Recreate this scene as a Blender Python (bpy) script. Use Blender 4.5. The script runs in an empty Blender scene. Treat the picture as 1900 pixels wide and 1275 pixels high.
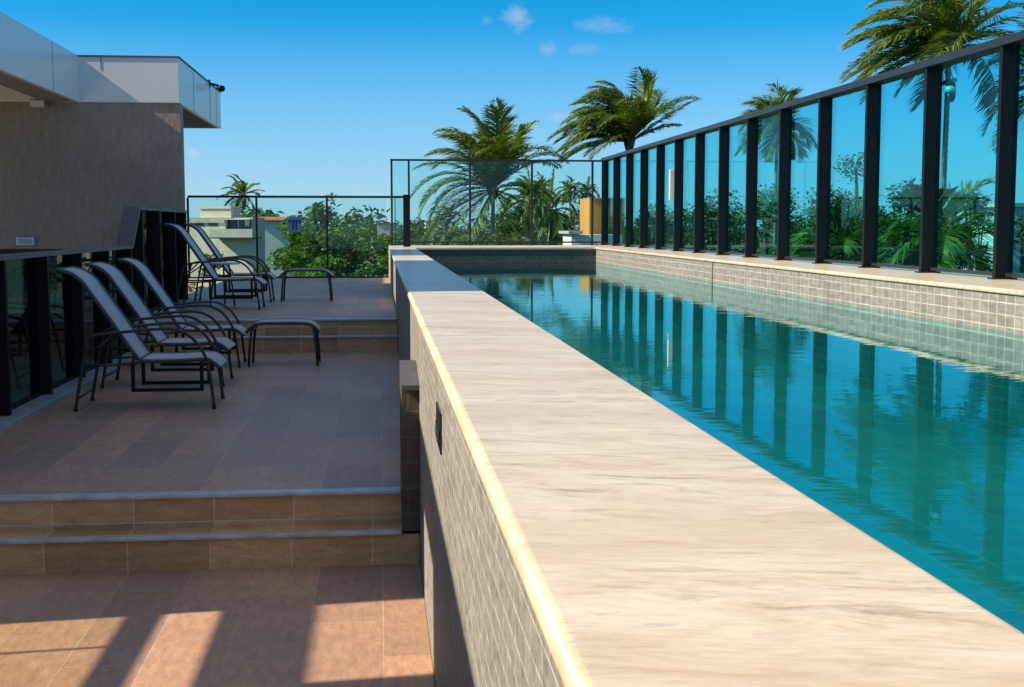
import bpy, bmesh, math, random
import numpy as np
from mathutils import Vector, Matrix
R = math.radians
scn = bpy.context.scene
col = scn.collection

# ------------------------------------------------------------------ camera
PSI = math.atan(245 / 2400); TH = math.atan(219 / 2400)
cam_d = bpy.data.cameras.new("camera")
cam_d.sensor_width = 36; cam_d.lens = 36 * 2400 / 1900
cam_d.clip_start = 0.05; cam_d.clip_end = 6000
cam = bpy.data.objects.new("camera", cam_d); col.objects.link(cam)
cam.location = (0, 0, 1.7)
cam.rotation_euler = (R(90) - TH, 0, -PSI)
scn.camera = cam

# ------------------------------------------------------------------ light
SUN_DIR = Vector((1.0, 0.11, -0.77)).normalized()          # the way the light travels
ELEV = math.asin(-SUN_DIR.z); ROT = math.atan2(-SUN_DIR.x, -SUN_DIR.y)
sun_d = bpy.data.lights.new("sun", 'SUN'); sun_d.energy = 4.9; sun_d.angle = R(0.5)
sun_d.color = (1.0, 0.86, 0.68)
sun = bpy.data.objects.new("sun", sun_d); col.objects.link(sun)
sun.rotation_euler = SUN_DIR.to_track_quat('-Z', 'Y').to_euler()
sun.location = (-40, -4, 40)

world = bpy.data.worlds.new("World"); scn.world = world; world.use_nodes = True
wn = world.node_tree.nodes; wl = world.node_tree.links
for n in list(wn): wn.remove(n)
w_out = wn.new('ShaderNodeOutputWorld'); w_bg = wn.new('ShaderNodeBackground')
sky = wn.new('ShaderNodeTexSky'); sky.sky_type = 'NISHITA'; sky.sun_disc = False
sky.sun_elevation = ELEV; sky.sun_rotation = ROT
sky.air_density = 0.8; sky.dust_density = 0.1; sky.ozone_density = 9; sky.altitude = 1500
hs = wn.new('ShaderNodeHueSaturation'); hs.inputs['Saturation'].default_value = 1.23
hs.inputs['Hue'].default_value = 0.480
wl.new(sky.outputs[0], hs.inputs['Color'])
w_bg.inputs['Strength'].default_value = 0.105
wl.new(w_bg.outputs[0], w_out.inputs[0])

scn.view_settings.view_transform = 'Standard'; scn.view_settings.look = 'None'
scn.view_settings.gamma = 1; scn.view_settings.exposure = 0.6
scn.cycles.max_bounces = 10; scn.cycles.transparent_max_bounces = 40
scn.cycles.caustics_reflective = False; scn.cycles.caustics_refractive = False

# small fair-weather clouds, part of the sky itself (azimuth from +Y to +X, elevation, half sizes, strength)
def wmath(op, a, b=None, clamp=False):
    n = wn.new('ShaderNodeMath'); n.operation = op; n.use_clamp = clamp
    for i, v in enumerate((a, b)):
        if v is None: continue
        if isinstance(v, (int, float)): n.inputs[i].default_value = v
        else: wl.new(v, n.inputs[i])
    return n.outputs[0]
w_tc = wn.new('ShaderNodeTexCoord')
w_nz = wn.new('ShaderNodeTexNoise'); w_nz.inputs['Scale'].default_value = 60; w_nz.inputs['Detail'].default_value = 6
w_nz.inputs['Roughness'].default_value = 0.66
w_mp = wn.new('ShaderNodeMapping'); w_mp.inputs['Scale'].default_value = (1, 1, 1.6)
wl.new(w_tc.outputs['Generated'], w_mp.inputs[0]); wl.new(w_mp.outputs[0], w_nz.inputs['Vector'])
CLOUDS = [(6.05, 8.95, 1.05, .85, .60), (9.9, 8.6, 1.9, .55, .42), (7.4, 7.6, .62, .5, .34), (9.0, 7.6, 1.2, .42, .30),
          (7.8, 4.75, .95, .42, .40), (-7.9, 3.1, .5, .5, .50), (4.7, 8.8, .42, .35, .22), (-6.9, 1.7, .7, .3, .30),
          (-1.0, 1.6, .8, .3, .28), (3.6, 2.4, 1.6, .3, .15)]
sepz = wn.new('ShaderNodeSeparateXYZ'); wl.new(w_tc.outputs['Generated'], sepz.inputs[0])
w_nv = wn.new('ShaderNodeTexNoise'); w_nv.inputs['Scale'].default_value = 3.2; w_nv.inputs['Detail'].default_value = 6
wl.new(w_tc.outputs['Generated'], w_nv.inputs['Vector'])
high = wmath('MULTIPLY', wmath('SUBTRACT', sepz.outputs['Z'], .26, True), 2.6, True)      # overhead fill added to brighten and neutralise shade: veil well above the picture
fill_veil = wmath('MULTIPLY', high, wmath('MULTIPLY', w_nv.outputs['Fac'], .60), True)
acc = None
for az, el, a, b, k in CLOUDS:
    az, el = R(az), R(el)
    rt = (math.cos(az), -math.sin(az), 0)
    up = (-math.sin(az) * math.sin(el), -math.cos(az) * math.sin(el), math.cos(el))
    ds = []
    for v, h in ((rt, a), (up, b)):
        dn = wn.new('ShaderNodeVectorMath'); dn.operation = 'DOT_PRODUCT'
        wl.new(w_tc.outputs['Generated'], dn.inputs[0]); dn.inputs[1].default_value = v
        q = wmath('DIVIDE', dn.outputs['Value'], math.sin(R(h)))
        ds.append(wmath('MULTIPLY', q, q))
    fall = wmath('SUBTRACT', 1.0, wmath('SQRT', wmath('ADD', ds[0], ds[1])), True)
    m = wmath('MULTIPLY', wmath('MULTIPLY', wmath('SUBTRACT', wmath('ADD', wmath('MULTIPLY', fall, .8), wmath('MULTIPLY', w_nz.outputs['Fac'], 1.5)), 0.95, True), 1.15, True), k)
    fr = wn.new('ShaderNodeVectorMath'); fr.operation = 'DOT_PRODUCT'
    wl.new(w_tc.outputs['Generated'], fr.inputs[0]); fr.inputs[1].default_value = (0, 1, 0)
    m = wmath('MULTIPLY', wmath('MULTIPLY', m, wmath('GREATER_THAN', fr.outputs['Value'], 0)), wmath('GREATER_THAN', fall, 0))
    acc = m if acc is None else wmath('MAXIMUM', acc, m)
w_mix = wn.new('ShaderNodeMix'); w_mix.data_type = 'RGBA'
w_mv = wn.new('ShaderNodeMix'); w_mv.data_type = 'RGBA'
w_hz = wn.new('ShaderNodeMix'); w_hz.data_type = 'RGBA'                                  # whitish air low over the horizon
low = wmath('MULTIPLY', wmath('SUBTRACT', .15, sepz.outputs['Z'], True), 5.2, True)
wl.new(low, w_hz.inputs[0]); wl.new(hs.outputs[0], w_hz.inputs[6]); w_hz.inputs[7].default_value = (2.5, 3.75, 4.8, 1)
wl.new(fill_veil, w_mv.inputs[0]); wl.new(w_hz.outputs[2], w_mv.inputs[6]); w_mv.inputs[7].default_value = (4.8, 4.4, 4.7, 1)
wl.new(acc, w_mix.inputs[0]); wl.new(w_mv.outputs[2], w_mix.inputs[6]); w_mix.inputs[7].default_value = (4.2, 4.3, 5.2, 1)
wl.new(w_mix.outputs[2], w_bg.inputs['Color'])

# ------------------------------------------------------------------ materials
class NT:
    def __init__(s, name):
        s.m = bpy.data.materials.new(name); s.m.use_nodes = True
        s.t = s.m.node_tree; s.n = s.t.nodes; s.l = s.t.links
        for x in list(s.n): s.n.remove(x)
        s.out = s.n.new('ShaderNodeOutputMaterial')
    def new(s, t, **kw):
        x = s.n.new('ShaderNode' + t)
        for k, v in kw.items(): setattr(x, k, v)
        return x
    def link(s, a, b): s.l.new(a, b)
    def setv(s, sock, v):
        if hasattr(v, 'links'): s.l.new(v, sock)
        elif isinstance(v, (tuple, list)) and len(v) == 3 and sock.type == 'RGBA': sock.default_value = (*v, 1)
        else: sock.default_value = v
    def bsdf(s, **kw):
        b = s.new('BsdfPrincipled')
        for k, v in kw.items(): s.setv(b.inputs[k.replace('_', ' ')], v)
        s.link(b.outputs[0], s.out.inputs[0]); return b
    def pos(s): return s.new('NewGeometry').outputs['Position'] if False else s.new('TexCoord').outputs['Object']
    def wpos(s): return s.new('NewGeometry').outputs['Position']
    def mapping(s, v, scale=(1, 1, 1), loc=(0, 0, 0)):
        m = s.new('Mapping'); m.inputs['Scale'].default_value = scale; m.inputs['Location'].default_value = loc
        s.link(v, m.inputs[0]); return m.outputs[0]
    def axes(s, v, a):
        sp = s.new('SeparateXYZ'); s.link(v, sp.inputs[0]); c = s.new('CombineXYZ')
        for i, k in enumerate(a):
            if k: s.link(sp.outputs['XYZ'.index(k)], c.inputs[i])
        return c.outputs[0]
    def noise(s, v, scale, detail=4, rough=.55):
        n = s.new('TexNoise'); n.inputs['Scale'].default_value = scale; n.inputs['Detail'].default_value = detail
        n.inputs['Roughness'].default_value = rough; s.link(v, n.inputs['Vector']); return n.outputs['Fac']
    def ramp(s, f, stops):
        r = s.new('ValToRGB'); e = r.color_ramp.elements
        while len(e) < len(stops): e.new(.5)
        for i, (p, c) in enumerate(stops):
            e[i].position = p; e[i].color = (*c, 1) if isinstance(c, tuple) else (c, c, c, 1)
        s.link(f, r.inputs[0]); return r.outputs[0]
    def mix(s, f, a, b, mode='MIX'):
        m = s.new('Mix'); m.data_type = 'RGBA'; m.blend_type = mode
        s.setv(m.inputs[0], f); s.setv(m.inputs[6], a); s.setv(m.inputs[7], b); return m.outputs[2]
    def math(s, op, a, b):
        m = s.new('Math', operation=op); s.setv(m.inputs[0], a); s.setv(m.inputs[1], b); return m.outputs[0]
    def bump(s, h, strength, dist=.01):
        b = s.new('Bump'); b.inputs['Strength'].default_value = strength; b.inputs['Distance'].default_value = dist
        s.link(h, b.inputs['Height']); return b.outputs[0]

def tile_mat(name, ax, bw, rh, c1, c2, mortar, ms, rough, offset=.5, spots=.3, streak=(3, 3, 3), bump=.25, loc=(0, 0, 0), spec=.5, mottle=(.75, 1.2)):
    s = NT(name); p = s.wpos(); v = s.mapping(s.axes(p, ax), loc=loc)
    b = s.new('TexBrick'); b.offset = offset; b.squash = 1
    b.inputs['Scale'].default_value = 1; b.inputs['Brick Width'].default_value = bw; b.inputs['Row Height'].default_value = rh
    b.inputs['Mortar Size'].default_value = ms; b.inputs['Mortar Smooth'].default_value = .3; b.inputs['Bias'].default_value = 0
    s.setv(b.inputs['Color1'], c1); s.setv(b.inputs['Color2'], c2); s.setv(b.inputs['Mortar'], mortar); s.link(v, b.inputs['Vector'])
    n1 = s.noise(s.mapping(p, streak), 1.0, 7, .65)
    n2 = s.noise(p, 1.1, 3)
    c = s.mix(1.0, b.outputs['Color'], s.ramp(n1, [(.3, mottle[0]), (.7, mottle[1])]), 'MULTIPLY')
    c = s.mix(spots, c, s.ramp(n2, [(.35, .6), (.65, 1.0)]), 'MULTIPLY')
    n6 = s.noise(p, 70, 4, .75)
    c = s.mix(1.0, c, s.ramp(n6, [(.34, .82), (.60, 1.06)]), 'MULTIPLY')
    h = s.math('SUBTRACT', s.math('MULTIPLY', n1, .35), b.outputs['Fac'])
    rr = s.math('ADD', s.math('MULTIPLY', n1, .25), rough - .12)
    s.bsdf(Base_Color=c, Roughness=rr, Normal=s.bump(h, bump, .004), Specular_IOR_Level=spec)
    return s.m

def plain(name, c, rough=.5, metallic=0, var=.15, scale=20, bump=.05, spec=.5):
    s = NT(name); p = s.pos(); n = s.noise(p, scale, 5)
    cc = s.mix(1.0, c, s.ramp(n, [(.3, 1 - var), (.7, 1 + var)]), 'MULTIPLY')
    s.bsdf(Base_Color=cc, Roughness=rough, Metallic=metallic, Normal=s.bump(n, bump, .003), Specular_IOR_Level=spec)
    return s.m

M = {}
M['deck'] = tile_mat('terracotta_plank_tile', 'YX', .93, .31, (.64, .37, .225), (.45, .275, .195), (.60, .42, .31), .003, .46, spots=.4, streak=(30, 9, 30), loc=(.1, .0, 0), mottle=(.78, 1.18), spec=.3)
M['riser'] = tile_mat('terracotta_riser_tile', 'XZ', .40, .4, (.82, .48, .24), (.60, .34, .16), (.80, .60, .42), .005, .5, offset=0, streak=(5, 5, 22), loc=(.05, .2, 0))
M['nosing'] = plain('pale_grey_marble', (.50, .50, .49), .35, var=.25, scale=9)
M['kerb'] = plain('grey_stone_kerb', (.42, .42, .42), .5, var=.2, scale=12)
M['kerb_shaded'] = plain('shaded_stone_cap', (.075, .075, .08), .6, var=.2, scale=12)  # the pier cap's shade is put into this stone colour
M['wall_stone'] = tile_mat('split_stone_wall_tile', 'YZ', .125, .05, (.345, .325, .28), (.27, .257, .225), (.50, .47, .41), .0035, .6, streak=(24, 20, 34), bump=.7, mottle=(.62, 1.25))
M['pool_tile'] = tile_mat('grey_pool_tile', 'YZ', .125, .081, (.34, .325, .285), (.265, .255, .225), (.60, .57, .50), .0045, .45, offset=0, streak=(6, 6, 30), loc=(0, .03, 0), mottle=(.7, 1.2))
M['pool_tile_end'] = tile_mat('shaded_pool_tile', 'XZ', .125, .081, (.085, .085, .075), (.06, .062, .056), (.13, .13, .115), .006, .45, offset=.5, streak=(6, 6, 30), loc=(0, .03, 0))  # pool tile darkened: the end wall's shade is in the colour
M['pool_floor'] = tile_mat('teal_pool_floor_tile', 'XY', .21, .21, (.007, .20, .19), (.006, .175, .17), (.02, .25, .24), .006, .4, offset=0, streak=(1, 1, 1))
M['pool_side'] = tile_mat('teal_pool_side_tile', 'YZ', .125, .081, (.006, .12, .12), (.005, .10, .105), (.02, .17, .165), .005, .4, offset=0, streak=(1, 1, 1), loc=(0, .03, 0))
M['pier'] = tile_mat('brown_brick_pier', 'XZ', .26, .13, (.13, .105, .07), (.10, .08, .055), (.17, .15, .11), .006, .7, streak=(8, 8, 14), bump=.6)

# cream marble with streaks running across the slab
def coping_mat():
    s = NT('cream_marble_coping'); p0 = s.wpos(); mp = s.new('Mapping'); mp.inputs['Rotation'].default_value = (0, 0, R(13)); s.link(p0, mp.inputs[0]); p = mp.outputs[0]
    wv = s.noise(s.mapping(p, (.8, 1.2, 1)), 1.5, 3)
    off = s.new('CombineXYZ'); s.link(s.math('MULTIPLY', wv, .30), off.inputs[1])
    va = s.new('VectorMath', operation='ADD'); s.link(p, va.inputs[0]); s.link(off.outputs[0], va.inputs[1])
    n1 = s.noise(s.mapping(va.outputs[0], (3.4, 10.5, 8)), 1.0, 10, .74)
    n2 = s.noise(s.mapping(va.outputs[0], (6.5, 34, 20)), 1.0, 10, .76)
    n3 = s.noise(s.mapping(va.outputs[0], (.9, 3.4, 3)), 1.0, 4)
    base = s.ramp(n1, [(.26, (.53, .365, .20)), (.40, (.69, .545, .36)), (.51, (.75, .635, .455)), (.68, (.79, .69, .53))])
    vein = s.ramp(n2, [(.35, 1.0), (.42, .40), (.475, 0.0), (1, 0.0)])
    n4 = s.noise(s.mapping(p, (1.1, 1.6, 3)), 1.3, 4)
    vein = s.math('MULTIPLY', vein, s.ramp(n4, [(.38, .15), (.62, 1.0)]))
    c = s.mix(s.math('MULTIPLY', vein, .85), base, (.34, .22, .115))
    n5 = s.noise(s.mapping(va.outputs[0], (22, 110, 60)), 1.0, 6, .8)
    c = s.mix(1.0, c, s.ramp(n5, [(.30, .84), (.60, 1.04)]), 'MULTIPLY')
    c = s.mix(s.ramp(n3, [(.46, 0.0), (.70, .55)]), c, (.56, .41, .255))
    b = s.new('TexBrick'); b.offset = 0; b.inputs['Scale'].default_value = 1
    b.inputs['Brick Width'].default_value = 2.65; b.inputs['Row Height'].default_value = 50; b.inputs['Mortar Size'].default_value = .003
    s.link(s.mapping(s.axes(p0, 'YX'), loc=(.32, 20, 0)), b.inputs['Vector'])
    c = s.mix(s.math('MULTIPLY', b.outputs['Fac'], .45), c, (.36, .29, .22))
    s.bsdf(Base_Color=c, Roughness=s.math('ADD', s.math('MULTIPLY', n1, .22), .20), Normal=s.bump(n2, .25, .002))
    return s.m
M['coping'] = coping_mat()

def concrete_mat():
    s = NT('brown_textured_plaster'); p = s.wpos()
    n1 = s.noise(s.mapping(p, (16, 16, 5)), 1.0, 7, .65); n2 = s.noise(p, .7, 4); n3 = s.noise(p, 35, 5)
    c = s.ramp(n1, [(.3, (.30, .24, .195)), (.7, (.43, .355, .30))])
    c = s.mix(.45, c, s.ramp(n2, [(.35, .62), (.65, 1.0)]), 'MULTIPLY')
    s.bsdf(Base_Color=c, Roughness=.85, Normal=s.bump(s.math('ADD', n1, s.math('MULTIPLY', n3, .5)), .5, .012), Specular_IOR_Level=.2)
    return s.m
M['plaster'] = concrete_mat()

def panel_mat():
    s = NT('pale_grey_cladding_panel'); p = s.wpos(); n = s.noise(s.mapping(p, (2, 2, .5)), 1.5, 4)
    c = s.ramp(n, [(.3, (.80, .78, .77)), (.7, (.85, .83, .82))])
    s.bsdf(Base_Color=c, Roughness=.3, Normal=s.bump(n, .02, .01), Specular_IOR_Level=.6)
    return s.m
M['panel'] = panel_mat()
M['joint'] = plain('dark_joint', (.10, .10, .11), .7)
M['soffit'] = plain('beige_soffit', (.30, .26, .215), .8, var=.1, scale=3)
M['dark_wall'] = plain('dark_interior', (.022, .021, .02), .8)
M['metal'] = plain('charcoal_painted_metal', (.018, .019, .023), .42, var=.2, scale=40, bump=.02)
M['metal_dark'] = plain('black_painted_metal', (.005, .0055, .007), .5, var=.2, scale=40, bump=.02, spec=.3)
M['rail'] = plain('grey_brown_rail', (.085, .075, .068), .4, var=.2, scale=25, bump=.02)
M['tube'] = plain('bronze_tube', (.06, .05, .044), .42, metallic=.3, var=.25, scale=60)
M['edge'] = plain('sling_edge', (.075, .070, .070), .6)
M['white'] = plain('white_plastic', (.78, .77, .74), .4, var=.04)
M['grey_pl'] = plain('grey_plastic', (.35, .34, .33), .5, var=.06)
M['black'] = plain('black_plastic', (.01, .01, .011), .35)
M['blue'] = plain('blue_print', (.03, .10, .36), .5)
M['signw'] = plain('pale_sign', (.30, .42, .55), .5)
M['lens'] = plain('lens', (.75, .68, .5), .2)
M['table'] = plain('pale_table_top', (.55, .57, .58), .35, var=.08)

def sling_mat():
    s = NT('grey_sling_mesh'); p = s.pos()
    w1 = s.new('TexWave'); w1.inputs['Scale'].default_value = 60; w1.bands_direction = 'X'; s.link(p, w1.inputs['Vector'])
    w2 = s.new('TexWave'); w2.inputs['Scale'].default_value = 60; w2.bands_direction = 'Y'; s.link(p, w2.inputs['Vector'])
    n = s.noise(p, 6, 4)
    c = s.mix(s.math('MULTIPLY', w1.outputs['Fac'], w2.outputs['Fac']), (.60, .57, .54), (.52, .495, .475))
    c = s.mix(.4, c, s.ramp(n, [(.35, .75), (.65, 1.0)]), 'MULTIPLY')
    s.bsdf(Base_Color=c, Roughness=.7)
    return s.m
M['sling'] = sling_mat()

def glass_mat(name, tint, refl=1.0):
    s = NT(name)
    t = s.new('BsdfTransparent'); t.inputs[0].default_value = (*tint, 1)
    g = s.new('BsdfGlossy'); g.inputs['Roughness'].default_value = 0.0; g.inputs['Color'].default_value = (.92, .97, 1, 1)
    f = s.new('Fresnel'); bf = s.new('NewGeometry').outputs['Backfacing']
    s.link(s.math('SUBTRACT', 1.5, s.math('MULTIPLY', bf, 1.5 - 1 / 1.5)), f.inputs['IOR'])
    m = s.new('MixShader'); s.link(s.math('MULTIPLY', f.outputs[0], refl), m.inputs[0]); s.link(t.outputs[0], m.inputs[1]); s.link(g.outputs[0], m.inputs[2])
    s.link(m.outputs[0], s.out.inputs[0]); return s.m
M['glass'] = glass_mat('teal_glass', (.83, .965, .95), .45)
M['glass_side'] = glass_mat('blue_teal_glass', (.43, .875, .90), .4)
M['glass_dark'] = glass_mat('dark_green_glass', (.22, .40, .36), .5)
M['glass_amber'] = glass_mat('greenish_glass', (.95, .96, .82))

def water_mat():
    s = NT('pool_water_surface'); p = s.wpos()
    n1 = s.noise(s.mapping(p, (2.2, 4.5, 1)), 1.0, 3, .5)
    n2 = s.noise(s.mapping(p, (11, 17, 1)), 1.0, 2, .5)
    n3 = s.noise(s.mapping(p, (.5, .7, 1)), 1.0, 2)
    h = s.math('ADD', n1, s.math('MULTIPLY', n2, .22))
    h = s.math('MULTIPLY', h, s.ramp(n3, [(.35, .35), (.7, 1.0)]))
    nb = s.bump(h, .045, .035)
    t = s.new('BsdfTransparent'); t.inputs[0].default_value = (.48, .96, .95, 1)
    g = s.new('BsdfGlossy'); g.inputs['Roughness'].default_value = .012; g.inputs['Color'].default_value = (.74, .98, 1, 1); s.link(nb, g.inputs['Normal'])
    f = s.new('Fresnel'); bf = s.new('NewGeometry').outputs['Backfacing']
    s.link(s.math('SUBTRACT', 1.40, s.math('MULTIPLY', bf, 1.40 - 1 / 1.40)), f.inputs['IOR']); s.link(nb, f.inputs['Normal'])
    m = s.new('MixShader'); s.link(f.outputs[0], m.inputs[0]); s.link(t.outputs[0], m.inputs[1]); s.link(g.outputs[0], m.inputs[2])
    s.link(m.outputs[0], s.out.inputs[0]); return s.m
M['water'] = water_mat()

def leaf_mat(name, cols, rough=.45, trans=.35):
    s = NT(name); g = s.new('NewGeometry')
    c = s.ramp(g.outputs['Random Per Island'], [(i / (len(cols) - 1), k) for i, k in enumerate(cols)])
    d = s.new('BsdfPrincipled'); s.setv(d.inputs['Base Color'], c); d.inputs['Roughness'].default_value = rough
    t = s.new('BsdfTranslucent'); s.link(s.mix(1, c, (1.25, 1.2, .5), 'MULTIPLY'), t.inputs[0])
    m = s.new('MixShader'); m.inputs[0].default_value = trans; s.link(d.outputs[0], m.inputs[1]); s.link(t.outputs[0], m.inputs[2])
    s.link(m.outputs[0], s.out.inputs[0]); return s.m
M['palm'] = leaf_mat('palm_leaflet', [(.05, .115, .018), (.08, .165, .024), (.13, .21, .032), (.24, .26, .045)])
M['palm_dry'] = leaf_mat('dry_palm_leaflet', [(.22, .14, .04), (.30, .20, .06), (.18, .15, .05)])
M['leaf_a'] = leaf_mat('bright_leaf', [(.045, .13, .015), (.075, .19, .02), (.12, .235, .025), (.18, .26, .03)])
M['leaf_b'] = leaf_mat('dark_leaf', [(.035, .075, .02), (.05, .09, .022), (.07, .115, .03), (.09, .13, .035)])
M['leaf_c'] = leaf_mat('olive_leaf', [(.075, .095, .045), (.10, .12, .05), (.13, .14, .06)])
M['bark'] = plain('grey_bark', (.12, .095, .07), .9, var=.4, scale=12, bump=.4)
M['palm_bark'] = plain('ringed_palm_bark', (.26, .225, .185), .9, var=.35, scale=9, bump=.3)
M['ground'] = plain('ground_cover', (.06, .085, .035), .95, var=.5, scale=.05)
M['house_a'] = plain('pale_render', (.76, .63, .50), .85, var=.1, scale=1.2)
M['house_b'] = plain('grey_stone_render', (.52, .455, .39), .85, var=.2, scale=2.5)
M['slab'] = plain('grey_slab', (.58, .51, .44), .8, var=.1, scale=1)
M['red_roof'] = plain('red_roof_tile', (.40, .15, .07), .8, var=.25, scale=3)
M['house_w'] = plain('white_render', (.72, .70, .66), .8, var=.06, scale=1)
M['ochre'] = plain('ochre_render', (.62, .27, .055), .8, var=.08, scale=.6)
M['win'] = plain('window_dark', (.03, .045, .055), .1)

# ------------------------------------------------------------------ geometry helpers
class MB:
    def __init__(s): s.v = []; s.f = []; s.smooth = []
    def box(s, x0, x1, y0, y1, z0, z1):
        b = len(s.v)
        s.v += [(x, y, z) for z in (z0, z1) for y in (y0, y1) for x in (x0, x1)]
        s.f += [tuple(b + i for i in q) for q in ((0, 2, 3, 1), (4, 5, 7, 6), (0, 1, 5, 4), (2, 6, 7, 3), (0, 4, 6, 2), (1, 3, 7, 5))]
        s.smooth += [False] * 6; return s
    def prism(s, prof, axis, a, b):
        """extrude a closed 2-D profile along an axis; prof in the other two axes (x,z for y)"""
        k = len(s.v); n = len(prof)
        def pt(p, t):
            return (p[0], t, p[1]) if axis == 'y' else ((t, p[0], p[1]) if axis == 'x' else (p[0], p[1], t))
        s.v += [pt(p, a) for p in prof] + [pt(p, b) for p in prof]
        s.f += [tuple(k + i for i in range(n)), tuple(k + n + i for i in reversed(range(n)))]
        s.f += [(k + i, k + n + i, k + n + (i + 1) % n, k + (i + 1) % n) for i in range(n)]
        s.smooth += [False] * (n + 2); return s
    def tube(s, pts, r, n=10, closed=False, cap=True):
        pts = [Vector(p) for p in pts]; m = len(pts)
        rs = r if isinstance(r, (list, tuple)) else [r] * m
        k = len(s.v); prev = None
        for i, p in enumerate(pts):
            if closed: t = pts[(i + 1) % m] - pts[i - 1]
            else: t = pts[min(i + 1, m - 1)] - pts[max(i - 1, 0)]
            t.normalize()
            if prev is None:
                a = t.orthogonal().normalized()
            else:
                a = (prev - t * prev.dot(t)).normalized()
            prev = a; b = t.cross(a)
            for j in range(n):
                an = 2 * math.pi * j / n
                s.v.append(tuple(p + (a * math.cos(an) + b * math.sin(an)) * rs[i]))
        for i in range(m if closed else m - 1):
            i2 = (i + 1) % m
            for j in range(n):
                j2 = (j + 1) % n
                s.f.append((k + i * n + j, k + i * n + j2, k + i2 * n + j2, k + i2 * n + j)); s.smooth.append(True)
        if cap and not closed:
            s.f.append(tuple(k + j for j in reversed(range(n)))); s.f.append(tuple(k + (m - 1) * n + j for j in range(n)))
            s.smooth += [False, False]
        return s
    def strip(s, prof, y0, y1, th):
        """a thin sheet of thickness th following an x,z profile between y0 and y1"""
        n = len(prof); up = []
        for i in range(n):
            a = Vector(prof[max(i - 1, 0)]); b = Vector(prof[min(i + 1, n - 1)]); d = (b - a).normalized()
            up.append((-d.y * th, d.x * th))
        closed = [tuple(p) for p in prof] + [(prof[i][0] + up[i][0], prof[i][1] + up[i][1]) for i in reversed(range(n))]
        k = len(s.v); m = len(closed)
        s.v += [(p[0], y0, p[1]) for p in closed] + [(p[0], y1, p[1]) for p in closed]
        for i in range(m):
            s.f.append((k + i, k + m + i, k + m + (i + 1) % m, k + (i + 1) % m)); s.smooth.append(True)
        for i in range(n - 1):
            s.f.append((k + i, k + i + 1, k + m - 2 - i, k + m - 1 - i)); s.smooth.append(False)
            s.f.append((k + m + i + 1, k + m + i, k + 2 * m - 1 - i, k + 2 * m - 2 - i)); s.smooth.append(False)
        return s
    def cyl(s, c, r, z0, z1, n=24):
        return s.tube([(c[0], c[1], z0), (c[0], c[1], z1)], r, n)
    def build(s, name, mat, parent=None, bevel=0, fix=True):
        me = bpy.data.meshes.new(name); me.from_pydata(s.v, [], s.f)
        me.polygons.foreach_set('use_smooth', s.smooth)
        if fix:
            bm = bmesh.new(); bm.from_mesh(me); bmesh.ops.recalc_face_normals(bm, faces=bm.faces); bm.to_mesh(me); bm.free()
        me.materials.append(mat); me.update()
        o = bpy.data.objects.new(name, me); col.objects.link(o)
        if parent: o.parent = parent
        if bevel:
            md = o.modifiers.new('bevel', 'BEVEL'); md.width = bevel; md.segments = 3; md.limit_method = 'ANGLE'; md.angle_limit = R(40)
        return o

def tag(o, label=None, cat=None, group=None, kind=None):
    if label: o['label'] = label
    if cat: o['category'] = cat
    if group: o['group'] = group
    if kind: o['kind'] = kind
    return o
def thing(name, label, cat, loc=(0, 0, 0), rz=0, group=None):
    o = bpy.data.objects.new(name, None); col.objects.link(o); o.empty_display_size = .2
    o.location = loc; o.rotation_euler = (0, 0, rz); return tag(o, label, cat, group)
def copy_tree(o, parent=None):
    c = o.copy(); col.objects.link(c)
    if parent: c.parent = parent
    for ch in list(o.children): copy_tree(ch, c)
    return c
def smooth_path(pts, sub=6):
    """Catmull-Rom through the points"""
    P = [Vector(p) for p in pts]; out = []
    for i in range(len(P) - 1):
        p0 = P[max(i - 1, 0)]; p1 = P[i]; p2 = P[i + 1]; p3 = P[min(i + 2, len(P) - 1)]
        for k in range(sub):
            t = k / sub
            out.append(.5 * ((2 * p1) + (p2 - p0) * t + (2 * p0 - 5 * p1 + 4 * p2 - p3) * t * t + (3 * p1 - p0 - 3 * p2 + p3) * t ** 3))
    out.append(P[-1]); return out

# ------------------------------------------------------------------ the terrace floors, steps, pool
ZL, ZM, ZU = 0.0, .34, .68          # the three floor levels
EY, UY = 6.59, 14.2                # front edges of the middle and upper levels
WX = .19                            # outer face of the pool wall
def struct(name, mb, mat): return tag(mb.build(name, mat), kind='structure')
struct('terrace_floor', MB().box(-4.2, WX - .002, -4, EY - .14, ZL - .3, ZL), M['deck'])
struct('terrace_floor', MB().box(-2.5, WX - .002, EY + .061, UY - .0, ZM - .3, ZM), M['deck'])
struct('terrace_floor', MB().box(-2.5, WX - .002, UY + .061, 25.75, ZU - .4, ZU), M['deck'])

def steps(y, z, label, xr1, xr2):
    t = thing('terrace_steps', label, 'steps', (0, y, z), 0)
    g = lambda mb, n, m, b=0: mb.build(n, m, t, b)
    g(MB().box(-2.5, xr1, .012, .06, 0.168, .3235), 'riser', M['riser'])
    g(MB().box(-2.5, xr1, -.012, .085, .324, .344), 'nosing', M['nosing'], .006)
    g(MB().box(-2.5, xr2, -.178, -.13, -.0, .1535), 'riser', M['riser'])
    g(MB().box(-2.5, xr1, -.129, .0119, .0, .170), 'tread', M['riser'])
    g(MB().box(-2.5, xr1, -.20, -.1291, .154, .174), 'nosing', M['nosing'], .006)
    return t
steps(EY, ZL, 'wide terracotta step flight with pale stone nosings nearest the camera', .10, WX - .004)
steps(UY, ZM, 'wide terracotta step flight further back, behind the row of loungers', WX - .004, WX - .006)

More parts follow.
